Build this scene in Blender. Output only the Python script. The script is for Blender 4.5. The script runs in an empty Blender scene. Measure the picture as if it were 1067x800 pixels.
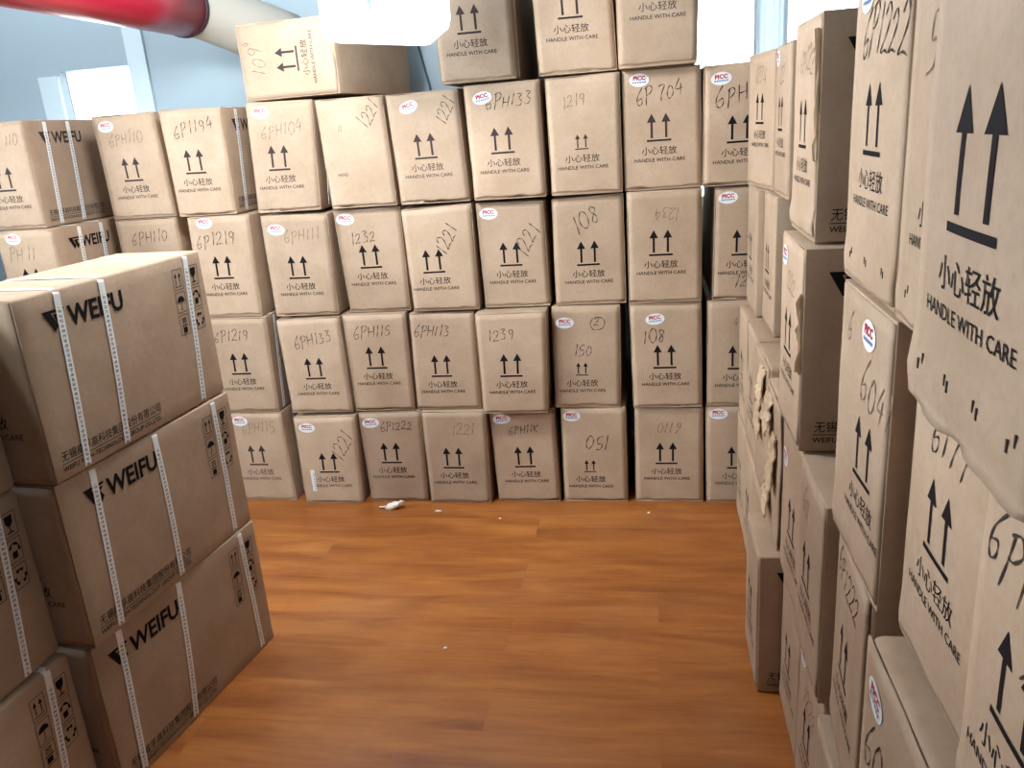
import bpy, bmesh, math, random
from mathutils import Vector, Matrix, noise

random.seed(7)
S = bpy.context.scene
COL = S.collection
R = math.radians

# ------------------------------------------------------------------ camera
cam_d = bpy.data.cameras.new('camera')
cam_d.sensor_fit = 'HORIZONTAL'
cam_d.sensor_width = 36.0
cam_d.lens = 850.757 / 1067.0 * 36.0
cam_d.clip_start = 0.02
cam = bpy.data.objects.new('camera', cam_d)
COL.objects.link(cam)
PITCH, ROLL, YAW = 0.306906, -0.0748912, 0.181104
fw = Vector((0, math.cos(PITCH), -math.sin(PITCH)))
rt = Vector((1, 0, 0))
up = rt.cross(fw)
rr = rt * math.cos(ROLL) + up * math.sin(ROLL)
uu = -rt * math.sin(ROLL) + up * math.cos(ROLL)
Rz = Matrix.Rotation(YAW, 3, 'Z')
rr, uu, fw = Rz @ rr, Rz @ uu, Rz @ fw
M = Matrix.Identity(4)
for i in range(3):
    M[i][0], M[i][1], M[i][2] = rr[i], uu[i], -fw[i]
M[2][3] = 1.4515
cam.matrix_world = M
S.camera = cam

# ------------------------------------------------------------------ world, lamps, exposure
w = bpy.data.worlds.new('daylight')
S.world = w
w.use_nodes = True
bg = w.node_tree.nodes['Background']
bg.inputs[0].default_value = (0.90, 0.96, 1.0, 1)
bg.inputs[1].default_value = 7.0

def lamp(name, loc, radius, power, color):
    d = bpy.data.lights.new(name, 'POINT')
    d.shadow_soft_size, d.energy, d.color = radius, power, color
    o = bpy.data.objects.new(name, d)
    COL.objects.link(o)
    o.location = loc
    return o
lamp('ceiling_light', (-1.02, 2.08, 2.10), 0.18, 79, (0.92, 0.97, 1.0))
lamp('added_wall_fill', (-2.55, 2.45, 2.35), 0.12, 3, (0.90, 0.97, 1.0))  # added fill without a fixture, lifts the wall that the red pipe shades
d = bpy.data.lights.new('window_daylight', 'AREA')          # daylight standing in the side window
d.shape, d.size, d.size_y, d.energy, d.color = 'RECTANGLE', 1.5, 0.5, 80, (0.90, 0.96, 1.0)
o = bpy.data.objects.new('window_daylight', d)
COL.objects.link(o)
o.location = (-3.22, 1.75, 1.56); o.rotation_euler = (R(90), 0, R(-90))
d = bpy.data.lights.new('window_daylight', 'AREA')          # and in the window behind the camera
d.shape, d.size, d.size_y, d.energy, d.color = 'RECTANGLE', 1.05, 0.6, 122, (0.86, 0.95, 1.0)
o = bpy.data.objects.new('window_daylight', d)
COL.objects.link(o)
o.location = (-2.2, -0.96, 2.15); o.rotation_euler = (R(90), 0, 0)

S.view_settings.view_transform = 'Standard'
S.view_settings.look = 'None'
S.view_settings.gamma = 1.0
S.view_settings.use_curve_mapping = False
S.view_settings.exposure = 0.5

# ------------------------------------------------------------------ materials
def srgb(r, g, b):
    f = lambda c: ((c / 255 + 0.055) / 1.055) ** 2.4 if c > 10.31 else c / 255 / 12.92
    return (f(r), f(g), f(b), 1)

def mat(name, col, rough=0.6, metal=0.0, spec=0.5, emit=None, estr=0):
    m = bpy.data.materials.new(name)
    m.use_nodes = True
    b = m.node_tree.nodes['Principled BSDF']
    b.inputs['Base Color'].default_value = col
    b.inputs['Roughness'].default_value = rough
    b.inputs['Metallic'].default_value = metal
    b.inputs['Specular IOR Level'].default_value = spec
    if emit:
        b.inputs['Emission Color'].default_value = emit
        b.inputs['Emission Strength'].default_value = estr
    return m

def nd(nt, t, **kw):
    n = nt.nodes.new(t)
    for k, v in kw.items():
        if k in n.inputs:
            n.inputs[k].default_value = v
        else:
            setattr(n, k, v)
    return n

def cardboard(name, c1, c2, c3):
    """kraft board: fibre mottling, scuffs and a faint vertical flute, hue drifting from box to box"""
    m = mat(name, c1, 0.72, spec=0.28)
    nt = m.node_tree
    L = nt.links.new
    b = nt.nodes['Principled BSDF']
    tc = nd(nt, 'ShaderNodeTexCoord')
    oi = nd(nt, 'ShaderNodeObjectInfo')
    add = nd(nt, 'ShaderNodeVectorMath', operation='ADD')
    mul = nd(nt, 'ShaderNodeVectorMath', operation='SCALE')
    comb = nd(nt, 'ShaderNodeCombineXYZ')
    for i in range(3):
        L(oi.outputs['Random'], comb.inputs[i])
    L(comb.outputs[0], mul.inputs[0]); mul.inputs['Scale'].default_value = 37.0
    L(tc.outputs['Object'], add.inputs[0]); L(mul.outputs[0], add.inputs[1])
    n1 = nd(nt, 'ShaderNodeTexNoise', Scale=7.0, Detail=5.0, Roughness=0.6)
    n2 = nd(nt, 'ShaderNodeTexNoise', Scale=90.0, Detail=3.0, Roughness=0.7)
    L(add.outputs[0], n1.inputs['Vector']); L(add.outputs[0], n2.inputs['Vector'])
    r1 = nd(nt, 'ShaderNodeValToRGB')
    r1.color_ramp.elements[0].position = 0.33; r1.color_ramp.elements[0].color = c2
    r1.color_ramp.elements[1].position = 0.68; r1.color_ramp.elements[1].color = c1
    L(n1.outputs['Fac'], r1.inputs['Fac'])
    mx = nd(nt, 'ShaderNodeMix', data_type='RGBA', blend_type='MIX')
    r2 = nd(nt, 'ShaderNodeMapRange')
    r2.inputs['From Min'].default_value = 0.45; r2.inputs['From Max'].default_value = 0.75
    r2.inputs['To Max'].default_value = 0.35
    L(n2.outputs['Fac'], r2.inputs['Value']); L(r2.outputs[0], mx.inputs['Factor'])
    L(r1.outputs[0], mx.inputs['A']); mx.inputs['B'].default_value = c3
    hsv = nd(nt, 'ShaderNodeHueSaturation')
    mr = nd(nt, 'ShaderNodeMapRange')
    mr.inputs['To Min'].default_value = 0.90; mr.inputs['To Max'].default_value = 1.08
    L(oi.outputs['Random'], mr.inputs['Value']); L(mr.outputs[0], hsv.inputs['Value'])
    L(mx.outputs['Result'], hsv.inputs['Color'])
    L(hsv.outputs[0], b.inputs['Base Color'])
    bp = nd(nt, 'ShaderNodeBump', Strength=0.25, Distance=0.004)
    n3 = nd(nt, 'ShaderNodeTexNoise', Scale=24.0, Detail=4.0, Roughness=0.65)
    L(add.outputs[0], n3.inputs['Vector'])
    L(n3.outputs['Fac'], bp.inputs['Height']); L(bp.outputs[0], b.inputs['Normal'])
    return m

KRAFT = cardboard('kraft_board', srgb(174, 150, 128), srgb(160, 136, 113), srgb(146, 120, 97))
PULP = cardboard('torn_board_pulp', srgb(206, 180, 150), srgb(184, 158, 130), srgb(164, 136, 108))
INK = mat('printing_ink', srgb(28, 23, 25), 0.85, spec=0.08)
INK_SOFT = mat('worn_and_glare_paled_ink', srgb(60, 51, 50), 0.85, spec=0.08)  # worn print; on the upper rows, veiling glare put into the ink colour
PEN = mat('marker_pen', srgb(58, 48, 45), 0.8, spec=0.1)
PEN_SOFT = mat('faded_marker_pen', srgb(118, 98, 83), 0.8, spec=0.1)
STICK = mat('sticker_paper', srgb(212, 212, 212), 0.6)
RED_INK = mat('red_ink', srgb(160, 10, 40), 0.7)
BLUE_INK = mat('blue_ink', srgb(84, 120, 170), 0.5)
STAPLE = mat('staple_wire', srgb(70, 62, 58), 0.4, metal=0.6)

def strap_material():
    m = mat('strapping_band', srgb(226, 228, 228), 0.38)
    nt = m.node_tree; L = nt.links.new
    b = nt.nodes['Principled BSDF']
    tc = nd(nt, 'ShaderNodeTexCoord')
    # small print in a line down the middle of the band, in stretches
    sp = nd(nt, 'ShaderNodeSeparateXYZ'); L(tc.outputs['Object'], sp.inputs[0])
    def M_(op, a, b=None):
        n = nd(nt, 'ShaderNodeMath', operation=op)
        for k, q in ((0, a), (1, b)):
            if q is None: continue
            if isinstance(q, (int, float)): n.inputs[k].default_value = q
            else: L(q, n.inputs[k])
        return n.outputs[0]
    mid = M_('LESS_THAN', M_('ABSOLUTE', sp.outputs['Y']), 0.0045)
    cell = M_('FRACT', M_('MULTIPLY', sp.outputs['Z'], 95.0))
    gap = M_('LESS_THAN', cell, 0.68)
    n = nd(nt, 'ShaderNodeTexNoise', Scale=420.0, Detail=1.0); L(tc.outputs['Object'], n.inputs['Vector'])
    n2 = nd(nt, 'ShaderNodeTexNoise', Scale=4.0); L(tc.outputs['Object'], n2.inputs['Vector'])
    mm_ = M_('MULTIPLY', M_('MULTIPLY', mid, gap), M_('MULTIPLY', M_('GREATER_THAN', n.outputs['Fac'], 0.45), M_('GREATER_THAN', n2.outputs['Fac'], 0.46)))
    mx = nd(nt, 'ShaderNodeMix', data_type='RGBA')
    mx.inputs['A'].default_value = srgb(226, 228, 228); mx.inputs['B'].default_value = srgb(120, 122, 130)
    L(mm_, mx.inputs['Factor']); L(mx.outputs['Result'], b.inputs['Base Color'])
    return m
STRAP = strap_material()

def floor_material():
    m = mat('laminate_boards', srgb(160, 92, 45), 0.3, spec=0.45)
    nt = m.node_tree; L = nt.links.new
    b = nt.nodes['Principled BSDF']
    tc = nd(nt, 'ShaderNodeTexCoord')
    br = nd(nt, 'ShaderNodeTexBrick')
    br.offset = 0.37
    br.inputs['Color1'].default_value = (0, 0, 0, 1); br.inputs['Color2'].default_value = (1, 1, 1, 1)
    br.inputs['Mortar'].default_value = (0.5, 0.5, 0.5, 1)
    br.inputs['Scale'].default_value = 1.0
    br.inputs['Mortar Size'].default_value = 0.0008
    br.inputs['Brick Width'].default_value = 1.2; br.inputs['Row Height'].default_value = 0.165
    L(tc.outputs['Object'], br.inputs['Vector'])
    # each board gets its own stretch of grain
    sx = nd(nt, 'ShaderNodeVectorMath', operation='SCALE'); sx.inputs['Scale'].default_value = 0.35
    ad = nd(nt, 'ShaderNodeVectorMath', operation='ADD')
    L(br.outputs['Color'], sx.inputs[0]); L(tc.outputs['Object'], ad.inputs[0]); L(sx.outputs[0], ad.inputs[1])
    mp = nd(nt, 'ShaderNodeMapping'); mp.inputs['Scale'].default_value = (2.0, 11.0, 1)
    L(ad.outputs[0], mp.inputs[0])
    n1 = nd(nt, 'ShaderNodeTexNoise', Scale=1.0, Detail=6.0, Roughness=0.62, Distortion=0.6)
    L(mp.outputs[0], n1.inputs['Vector'])
    mp2 = nd(nt, 'ShaderNodeMapping'); mp2.inputs['Scale'].default_value = (4.0, 90.0, 1)
    L(ad.outputs[0], mp2.inputs[0])
    n2 = nd(nt, 'ShaderNodeTexNoise', Scale=1.0, Detail=4.0, Roughness=0.6)
    L(mp2.outputs[0], n2.inputs['Vector'])
    r = nd(nt, 'ShaderNodeValToRGB')
    e = r.color_ramp.elements
    e[0].position = 0.28; e[0].color = srgb(128, 68, 26)
    e[1].position = 0.72; e[1].color = srgb(176, 111, 52)
    k = e.new(0.5); k.color = srgb(155, 91, 40)
    L(n1.outputs['Fac'], r.inputs['Fac'])
    mx = nd(nt, 'ShaderNodeMix', data_type='RGBA', blend_type='MULTIPLY')
    mr = nd(nt, 'ShaderNodeMapRange'); mr.inputs['From Min'].default_value = 0.35; mr.inputs['From Max'].default_value = 0.7
    mr.inputs['To Min'].default_value = 0.78; mr.inputs['To Max'].default_value = 1.06
    L(n2.outputs['Fac'], mr.inputs['Value'])
    mx.inputs['Factor'].default_value = 0.7
    L(r.outputs[0], mx.inputs['A']); L(mr.outputs[0], mx.inputs['B'])
    # seams and a haze of dust
    m2 = nd(nt, 'ShaderNodeMix', data_type='RGBA'); m2.inputs['B'].default_value = srgb(96, 48, 22)
    sm = nd(nt, 'ShaderNodeMath', operation='MULTIPLY'); sm.inputs[1].default_value = 0.18
    L(br.outputs['Fac'], sm.inputs[0]); L(sm.outputs[0], m2.inputs['Factor']); L(mx.outputs['Result'], m2.inputs['A'])
    n3 = nd(nt, 'ShaderNodeTexNoise', Scale=1.7, Detail=5.0, Roughness=0.6)
    L(tc.outputs['Object'], n3.inputs['Vector'])
    d = nd(nt, 'ShaderNodeMapRange'); d.inputs['From Min'].default_value = 0.5; d.inputs['From Max'].default_value = 0.8
    d.inputs['To Max'].default_value = 0.12
    L(n3.outputs['Fac'], d.inputs['Value'])
    m3 = nd(nt, 'ShaderNodeMix', data_type='RGBA'); m3.inputs['B'].default_value = srgb(190, 160, 130)
    L(d.outputs[0], m3.inputs['Factor']); L(m2.outputs['Result'], m3.inputs['A'])
    L(m3.outputs['Result'], b.inputs['Base Color'])
    rr_ = nd(nt, 'ShaderNodeMapRange'); rr_.inputs['To Min'].default_value = 0.30; rr_.inputs['To Max'].default_value = 0.52
    L(n3.outputs['Fac'], rr_.inputs['Value']); L(rr_.outputs[0], b.inputs['Roughness'])
    return m
FLOOR = floor_material()

def plaster(name, c):
    m = mat(name, c, 0.55, spec=0.3)
    nt = m.node_tree; L = nt.links.new
    b = nt.nodes['Principled BSDF']
    tc = nd(nt, 'ShaderNodeTexCoord')
    n = nd(nt, 'ShaderNodeTexNoise', Scale=1.6, Detail=3.0)
    L(tc.outputs['Object'], n.inputs['Vector'])
    mr = nd(nt, 'ShaderNodeMapRange'); mr.inputs['To Min'].default_value = 0.95; mr.inputs['To Max'].default_value = 1.03
    L(n.outputs['Fac'], mr.inputs['Value'])
    h = nd(nt, 'ShaderNodeHueSaturation'); h.inputs['Color'].default_value = c
    L(mr.outputs[0], h.inputs['Value']); L(h.outputs[0], b.inputs['Base Color'])
    return m
WALL = plaster('pale_blue_wall_paint', srgb(172, 189, 200))
CEIL = plaster('dark_ceiling_boards', srgb(96, 92, 88))
FRAME = plaster('pale_frame_paint', srgb(214, 230, 238))

def pane_material():
    m = bpy.data.materials.new('window_glass'); m.use_nodes = True
    nt = m.node_tree; nt.nodes.clear(); L = nt.links.new
    o = nd(nt, 'ShaderNodeOutputMaterial'); t = nd(nt, 'ShaderNodeBsdfTransparent'); g = nd(nt, 'ShaderNodeBsdfGlossy')
    g.inputs['Roughness'].default_value = 0.02
    fr = nd(nt, 'ShaderNodeFresnel'); fr.inputs['IOR'].default_value = 1.45
    mx = nd(nt, 'ShaderNodeMixShader')
    t.inputs[0].default_value = (0.96, 0.98, 0.98, 1)
    L(fr.outputs[0], mx.inputs[0]); L(t.outputs[0], mx.inputs[1]); L(g.outputs[0], mx.inputs[2]); L(mx.outputs[0], o.inputs[0])
    return m
GLASS = pane_material()

# ------------------------------------------------------------------ mesh helpers
def obj(name, bm, m, parent=None, smooth=False):
    me = bpy.data.meshes.new(name)
    bm.normal_update()
    bm.to_mesh(me); bm.free()
    if smooth:
        for p in me.polygons:
            p.use_smooth = True
    o = bpy.data.objects.new(name, me)
    for x in (m if isinstance(m, (list, tuple)) else [m]):
        me.materials.append(x)
    COL.objects.link(o)
    if parent:
        o.parent = parent
    return o

def thing(name, label, cat, loc=(0, 0, 0), rotz=0.0, group=None):
    o = bpy.data.objects.new(name, None)
    o.empty_display_size = 0.05
    COL.objects.link(o)
    o.location = loc; o.rotation_euler = (0, 0, rotz)
    o['label'] = label; o['category'] = cat
    if group:
        o['group'] = group
    return o

def box(bm, x0, x1, y0, y1, z0, z1):
    v = [bm.verts.new(p) for p in ((x0, y0, z0), (x1, y0, z0), (x1, y1, z0), (x0, y1, z0), (x0, y0, z1), (x1, y0, z1), (x1, y1, z1), (x0, y1, z1))]
    for f in ((0, 3, 2, 1), (4, 5, 6, 7), (0, 1, 5, 4), (1, 2, 6, 5), (2, 3, 7, 6), (3, 0, 4, 7)):
        bm.faces.new([v[i] for i in f])

def struct(name, bm, m, parent=None):
    o = obj(name, bm, m, parent)
    if parent is None:
        o['kind'] = 'structure'
    return o

def tube(bm, pts, radii, seg=28, cap=True):
    rings = []
    n = len(pts)
    for i, p in enumerate(pts):
        t = (pts[min(i + 1, n - 1)] - pts[max(i - 1, 0)]).normalized()
        a = t.cross(Vector((0, 0, 1)))
        if a.length < 1e-3:
            a = Vector((1, 0, 0))
        a.normalize(); b = t.cross(a)
        rings.append([bm.verts.new(p + (a * math.cos(2 * math.pi * k / seg) + b * math.sin(2 * math.pi * k / seg)) * radii[i]) for k in range(seg)])
    for i in range(n - 1):
        for k in range(seg):
            bm.faces.new((rings[i][k], rings[i][(k + 1) % seg], rings[i + 1][(k + 1) % seg], rings[i + 1][k]))
    if cap:
        bm.faces.new(rings[0][::-1]); bm.faces.new(rings[-1])

# ------------------------------------------------------------------ room shell
XL, XR, YF, YB, ZC = -3.15, 1.03, -0.9, 3.75, 3.3
T = 0.12
bm = bmesh.new(); box(bm, XL - T, XR + T, YF - T, YB + T, -0.1, 0); struct('floor', bm, FLOOR)
bm = bmesh.new(); box(bm, XL - T, XR + T, YF - T, YB + T, ZC, ZC + 0.1); struct('ceiling', bm, CEIL)
W3 = (0.95, 2.55, 1.28, 1.84)
bm = bmesh.new()
box(bm, XL - T, XL, YF - T, W3[0], 0, ZC); box(bm, XL - T, XL, W3[1], YB + T, 0, ZC)
box(bm, XL - T, XL, W3[0], W3[1], 0, W3[2]); box(bm, XL - T, XL, W3[0], W3[1], W3[3], ZC)
struct('wall_left', bm, WALL)
bm = bmesh.new(); box(bm, XR, XR + T, YF - T, YB + T, 0, ZC); struct('wall_right', bm, WALL)
W4 = (-2.8, -1.6, 1.8, 2.5)
bm = bmesh.new()
box(bm, XL, W4[0], YF - T, YF, 0, ZC); box(bm, W4[1], XR, YF - T, YF, 0, ZC)
box(bm, W4[0], W4[1], YF - T, YF, 0, W4[2]); box(bm, W4[0], W4[1], YF - T, YF, W4[3], ZC)
struct('wall_front', bm, mat('dark_panelling', srgb(62, 52, 44), 0.6))
W1 = (-2.757, -2.376, 1.30, 1.842)
W2 = (0.12, 0.98, 1.05, 2.45)
bm = bmesh.new()
box(bm, XL, W1[0], YB, YB + T, 0, ZC)
box(bm, W1[0], W1[1], YB, YB + T, 0, W1[2]); box(bm, W1[0], W1[1], YB, YB + T, W1[3], ZC)
box(bm, W1[1], W2[0], YB, YB + T, 0, ZC)
box(bm, W2[0], W2[1], YB, YB + T, 0, W2[2]); box(bm, W2[0], W2[1], YB, YB + T, W2[3], ZC)
box(bm, W2[1], XR, YB, YB + T, 0, ZC)
struct('wall_back', bm, WALL)
# small window behind the left boxes
bm = bmesh.new()
x0, x1, z0, z1 = W1
box(bm, x0 - 0.10, x0, YB - 0.02, YB, z0 - 0.05, z1 - 0.02)
box(bm, x1, x1 + 0.092, YB - 0.02, YB, z0 - 0.05, 2.6)
wf = struct('window_1', bm, FRAME)
bm = bmesh.new(); box(bm, x0, x1, YB + 0.05, YB + 0.056, z0, z1); obj('window_pane', bm, GLASS, wf)
# wide window behind the right boxes, a broad pale mullion in it
bm = bmesh.new()
x0, x1, z0, z1 = W2
box(bm, 0.432, 0.448, YB, YB + 0.06, z0, z1); box(bm, 0.546, 0.562, YB, YB + 0.06, z0, z1)
box(bm, x0, x0 + 0.04, YB, YB + 0.06, z0, z1); box(bm, x1 - 0.04, x1, YB, YB + 0.06, z0, z1)
box(bm, x0 + 0.04, x1 - 0.04, YB, YB + 0.06, z0, z0 + 0.04); box(bm, x0 + 0.04, x1 - 0.04, YB, YB + 0.06, z1 - 0.04, z1)
wf = struct('window_2', bm, FRAME)
bm = bmesh.new(); box(bm, x0 + 0.04, 0.432, YB + 0.03, YB + 0.036, z0 + 0.04, z1 - 0.04); obj('window_pane', bm, GLASS, wf)
bm = bmesh.new(); box(bm, 0.562, x1 - 0.04, YB + 0.03, YB + 0.036, z0 + 0.04, z1 - 0.04); obj('window_pane', bm, GLASS, wf)

# a pale curtain strip hangs between the two panes and glows a little with the daylight behind it
m = bpy.data.materials.new('thin_curtain'); m.use_nodes = True
nt = m.node_tree; nt.nodes.clear()
o_ = nd(nt, 'ShaderNodeOutputMaterial'); a_ = nd(nt, 'ShaderNodeAddShader'); d_ = nd(nt, 'ShaderNodeBsdfDiffuse'); t_ = nd(nt, 'ShaderNodeBsdfTranslucent')
d_.inputs[0].default_value = (.58, .64, .68, 1); t_.inputs[0].default_value = (.105, .120, .130, 1)
nt.links.new(d_.outputs[0], a_.inputs[0]); nt.links.new(t_.outputs[0], a_.inputs[1]); nt.links.new(a_.outputs[0], o_.inputs[0])
bm = bmesh.new()
g = [[bm.verts.new((.430 + .134 * i / 24, YB - .012 + .006 * math.sin(i * 1.6), z)) for i in range(25)] for z in (z0 + .0, z1)]
for i in range(24):
    bm.faces.new((g[0][i], g[0][i + 1], g[1][i + 1], g[1][i]))
obj('curtain_strip', bm, m, wf, True)
# side window, outside the picture
bm = bmesh.new()
y0, y1, z0, z1 = W3
for ya in (y0, (y0 + y1) / 2 - .03, y1 - .05):
    box(bm, XL - .07, XL - .03, ya, ya + .05, z0, z1)
box(bm, XL - .07, XL - .03, y0, y1, z0, z0 + .05); box(bm, XL - .07, XL - .03, y0, y1, z1 - .05, z1)
wf = struct('window_3', bm, FRAME)
bm = bmesh.new(); box(bm, XL - .055, XL - .05, y0, y1, z0, z1); obj('window_pane', bm, GLASS, wf)

# window behind the camera
bm = bmesh.new()
x0, x1, z0, z1 = W4
for xa in (x0, (x0 + x1) / 2 - .025, x1 - .05):
    box(bm, xa, xa + .05, YF - .05, YF - .01, z0, z1)
box(bm, x0, x1, YF - .05, YF - .01, z0, z0 + .05); box(bm, x0, x1, YF - .05, YF - .01, z1 - .05, z1)
wf = struct('window_4', bm, FRAME)
bm = bmesh.new(); box(bm, x0, x1, YF - .035, YF - .03, z0, z1); obj('window_pane', bm, GLASS, wf)

# ------------------------------------------------------------------ lettering
_tc = {}
def text_mesh(s, bold=0.0):
    """triangulated outline of a line of lettering, scaled to a unit box (x 0..1, y 0..1); returns (verts, faces, width/height)"""
    key = (s, bold)
    if key not in _tc:
        c = bpy.data.curves.new('lettering', 'FONT')
        c.body = s; c.size = 1; c.resolution_u = 2; c.offset = bold
        o = bpy.data.objects.new('lettering', c)
        COL.objects.link(o)
        dg = bpy.context.evaluated_depsgraph_get()
        ev = o.evaluated_get(dg)
        me = ev.to_mesh()
        vs = [(v.co.x, v.co.y) for v in me.vertices]
        fs = [tuple(p.vertices) for p in me.polygons]
        ev.to_mesh_clear()
        bpy.data.objects.remove(o); bpy.data.curves.remove(c)
        xa, xb = min(v[0] for v in vs), max(v[0] for v in vs)
        ya, yb = min(v[1] for v in vs), max(v[1] for v in vs)
        _tc[key] = ([((x - xa) / (xb - xa), (y - ya) / (yb - ya)) for x, y in vs], fs)
    return _tc[key]

class Flat:
    """2-D drawing: points in metres on a face"""
    def __init__(self):
        self.v, self.f = [], []
    def poly(self, pts):
        b = len(self.v); self.v += [tuple(p) for p in pts]; self.f.append(tuple(range(b, b + len(pts)))); return self
    def rect(self, x0, z0, x1, z1):
        nx, nz_ = max(1, math.ceil((x1 - x0) / .014)), max(1, math.ceil((z1 - z0) / .014))
        for i in range(nx):
            for k in range(nz_):
                a, b, c, d = x0 + (x1 - x0) * i / nx, x0 + (x1 - x0) * (i + 1) / nx, z0 + (z1 - z0) * k / nz_, z0 + (z1 - z0) * (k + 1) / nz_
                self.poly([(a, c), (b, c), (b, d), (a, d)])
        return self
    def frame(self, x0, z0, x1, z1, t):
        self.rect(x0, z0, x1, z0 + t); self.rect(x0, z1 - t, x1, z1)
        self.rect(x0, z0 + t, x0 + t, z1 - t); self.rect(x1 - t, z0 + t, x1, z1 - t); return self
    def text(self, s, x0, z0, x1, z1, bold=0.0):
        vs, fs = text_mesh(s, bold); b = len(self.v)
        self.v += [(x0 + u * (x1 - x0), z0 + t * (z1 - z0)) for u, t in vs]
        self.f += [tuple(i + b for i in f) for f in fs]; return self
    def stroke(self, pts, wd):
        # smooth polyline to a ribbon
        P = [Vector(p) for p in pts]
        Q = []
        for i in range(len(P) - 1):
            a, b_, c, d = P[max(i - 1, 0)], P[i], P[i + 1], P[min(i + 2, len(P) - 1)]
            for k in range(4):
                t = k / 4
                Q.append(0.5 * ((2 * b_) + (c - a) * t + (2 * a - 5 * b_ + 4 * c - d) * t * t + (3 * b_ - a - 3 * c + d) * t ** 3))
        Q.append(P[-1])
        base = len(self.v)
        for i, q in enumerate(Q):
            t = Q[min(i + 1, len(Q) - 1)] - Q[max(i - 1, 0)]
            if t.length < 1e-9: t = Vector((1, 0))
            n = Vector((-t.y, t.x)).normalized() * wd * 0.5 * (0.75 + 0.35 * math.sin(i * 1.3))
            self.v += [tuple(q + n), tuple(q - n)]
        for i in range(len(Q) - 1):
            k = base + 2 * i
            self.f.append((k, k + 1, k + 3, k + 2))
        return self
    def disc(self, cx, cz, rx, rz, n=28):
        P = lambda k, i: (cx + k * rx * math.cos(2 * math.pi * i / n), cz + k * rz * math.sin(2 * math.pi * i / n))
        for i in range(n):
            self.poly([(cx, cz), P(.34, i), P(.34, i + 1)])
            for a, b in ((.34, .67), (.67, 1)):
                self.poly([P(a, i), P(b, i), P(b, i + 1), P(a, i + 1)])
        return self

GLYPH = {
 '0': [[(.25, .95), (.05, .6), (.08, .2), (.28, 0), (.48, .3), (.45, .75), (.25, .95)]],
 '1': [[(.22, 1), (.2, .5), (.16, 0)]],
 '2': [[(.05, .75), (.25, .98), (.45, .75), (.3, .4), (.02, .04), (.3, .08), (.55, .02)]],
 '3': [[(.05, .95), (.42, .95), (.2, .6), (.45, .4), (.35, .05), (.02, .05)]],
 '4': [[(.3, 1), (.03, .4), (.5, .42)], [(.38, .7), (.34, 0)]],
 '5': [[(.45, .98), (.12, .95), (.08, .55), (.38, .55), (.4, .15), (.05, 0)]],
 '6': [[(.42, 1.05), (.12, .6), (.04, .2), (.2, -.02), (.4, .12), (.36, .4), (.08, .28)]],
 '7': [[(.03, .92), (.45, .95), (.25, .4), (.2, 0)]],
 '8': [[(.38, .8), (.2, .98), (.08, .75), (.38, .3), (.22, 0), (.05, .22), (.4, .7), (.36, .85)]],
 '9': [[(.42, .8), (.2, .95), (.08, .65), (.3, .5), (.44, .8), (.4, .4), (.3, 0)]],
 'P': [[(.12, .9), (.1, .4), (.05, -.15)], [(.02, .85), (.3, 1), (.48, .78), (.3, .5), (.1, .46)]],
 'H': [[(.05, .95), (.04, 0)], [(.5, 1), (.46, .05)], [(.05, .48), (.5, .52)]],
 'O': [[(.55, 1), (.1, .85), (.0, .4), (.35, 0), (.9, .1), (1.05, .55), (.8, .92), (.4, 1.02)]],
 'K': [[(.05, .95), (.04, 0)], [(.5, .95), (.1, .5), (.5, .02)]],
}
def script(fl, s, cx, cz, h, rot=0.0, wd=0.0032, seed=0):
    rnd = random.Random(seed + len(s) * 17)
    adv, x, st = 0.62, 0.0, []
    for ch in s:
        if ch == ' ':
            x += 0.3; continue
        dz = rnd.uniform(-.08, .1); k = rnd.uniform(.85, 1.12)
        for pl in GLYPH[ch]:
            st.append([(x + px * k + 0.16 * pz + rnd.uniform(-.02, .02), pz * k + dz) for px, pz in pl])
        x += (0.42 if ch == '1' else adv)
    c, sn = math.cos(R(rot)), math.sin(R(rot))
    for pl in st:
        q = []
        for px, pz in pl:
            a, b = (px - x / 2) * h, (pz - .5) * h
            q.append((cx + a * c - b * sn, cz + a * sn + b * c))
        fl.stroke(q, wd)
    return fl

# ------------------------------------------------------------------ the carton
CW, CH, CL = 0.257, 0.397, 0.63
G6, G7 = 'strapped cartons stacked along the aisle', 'strapped cartons at the near edge of the aisle'

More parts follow.
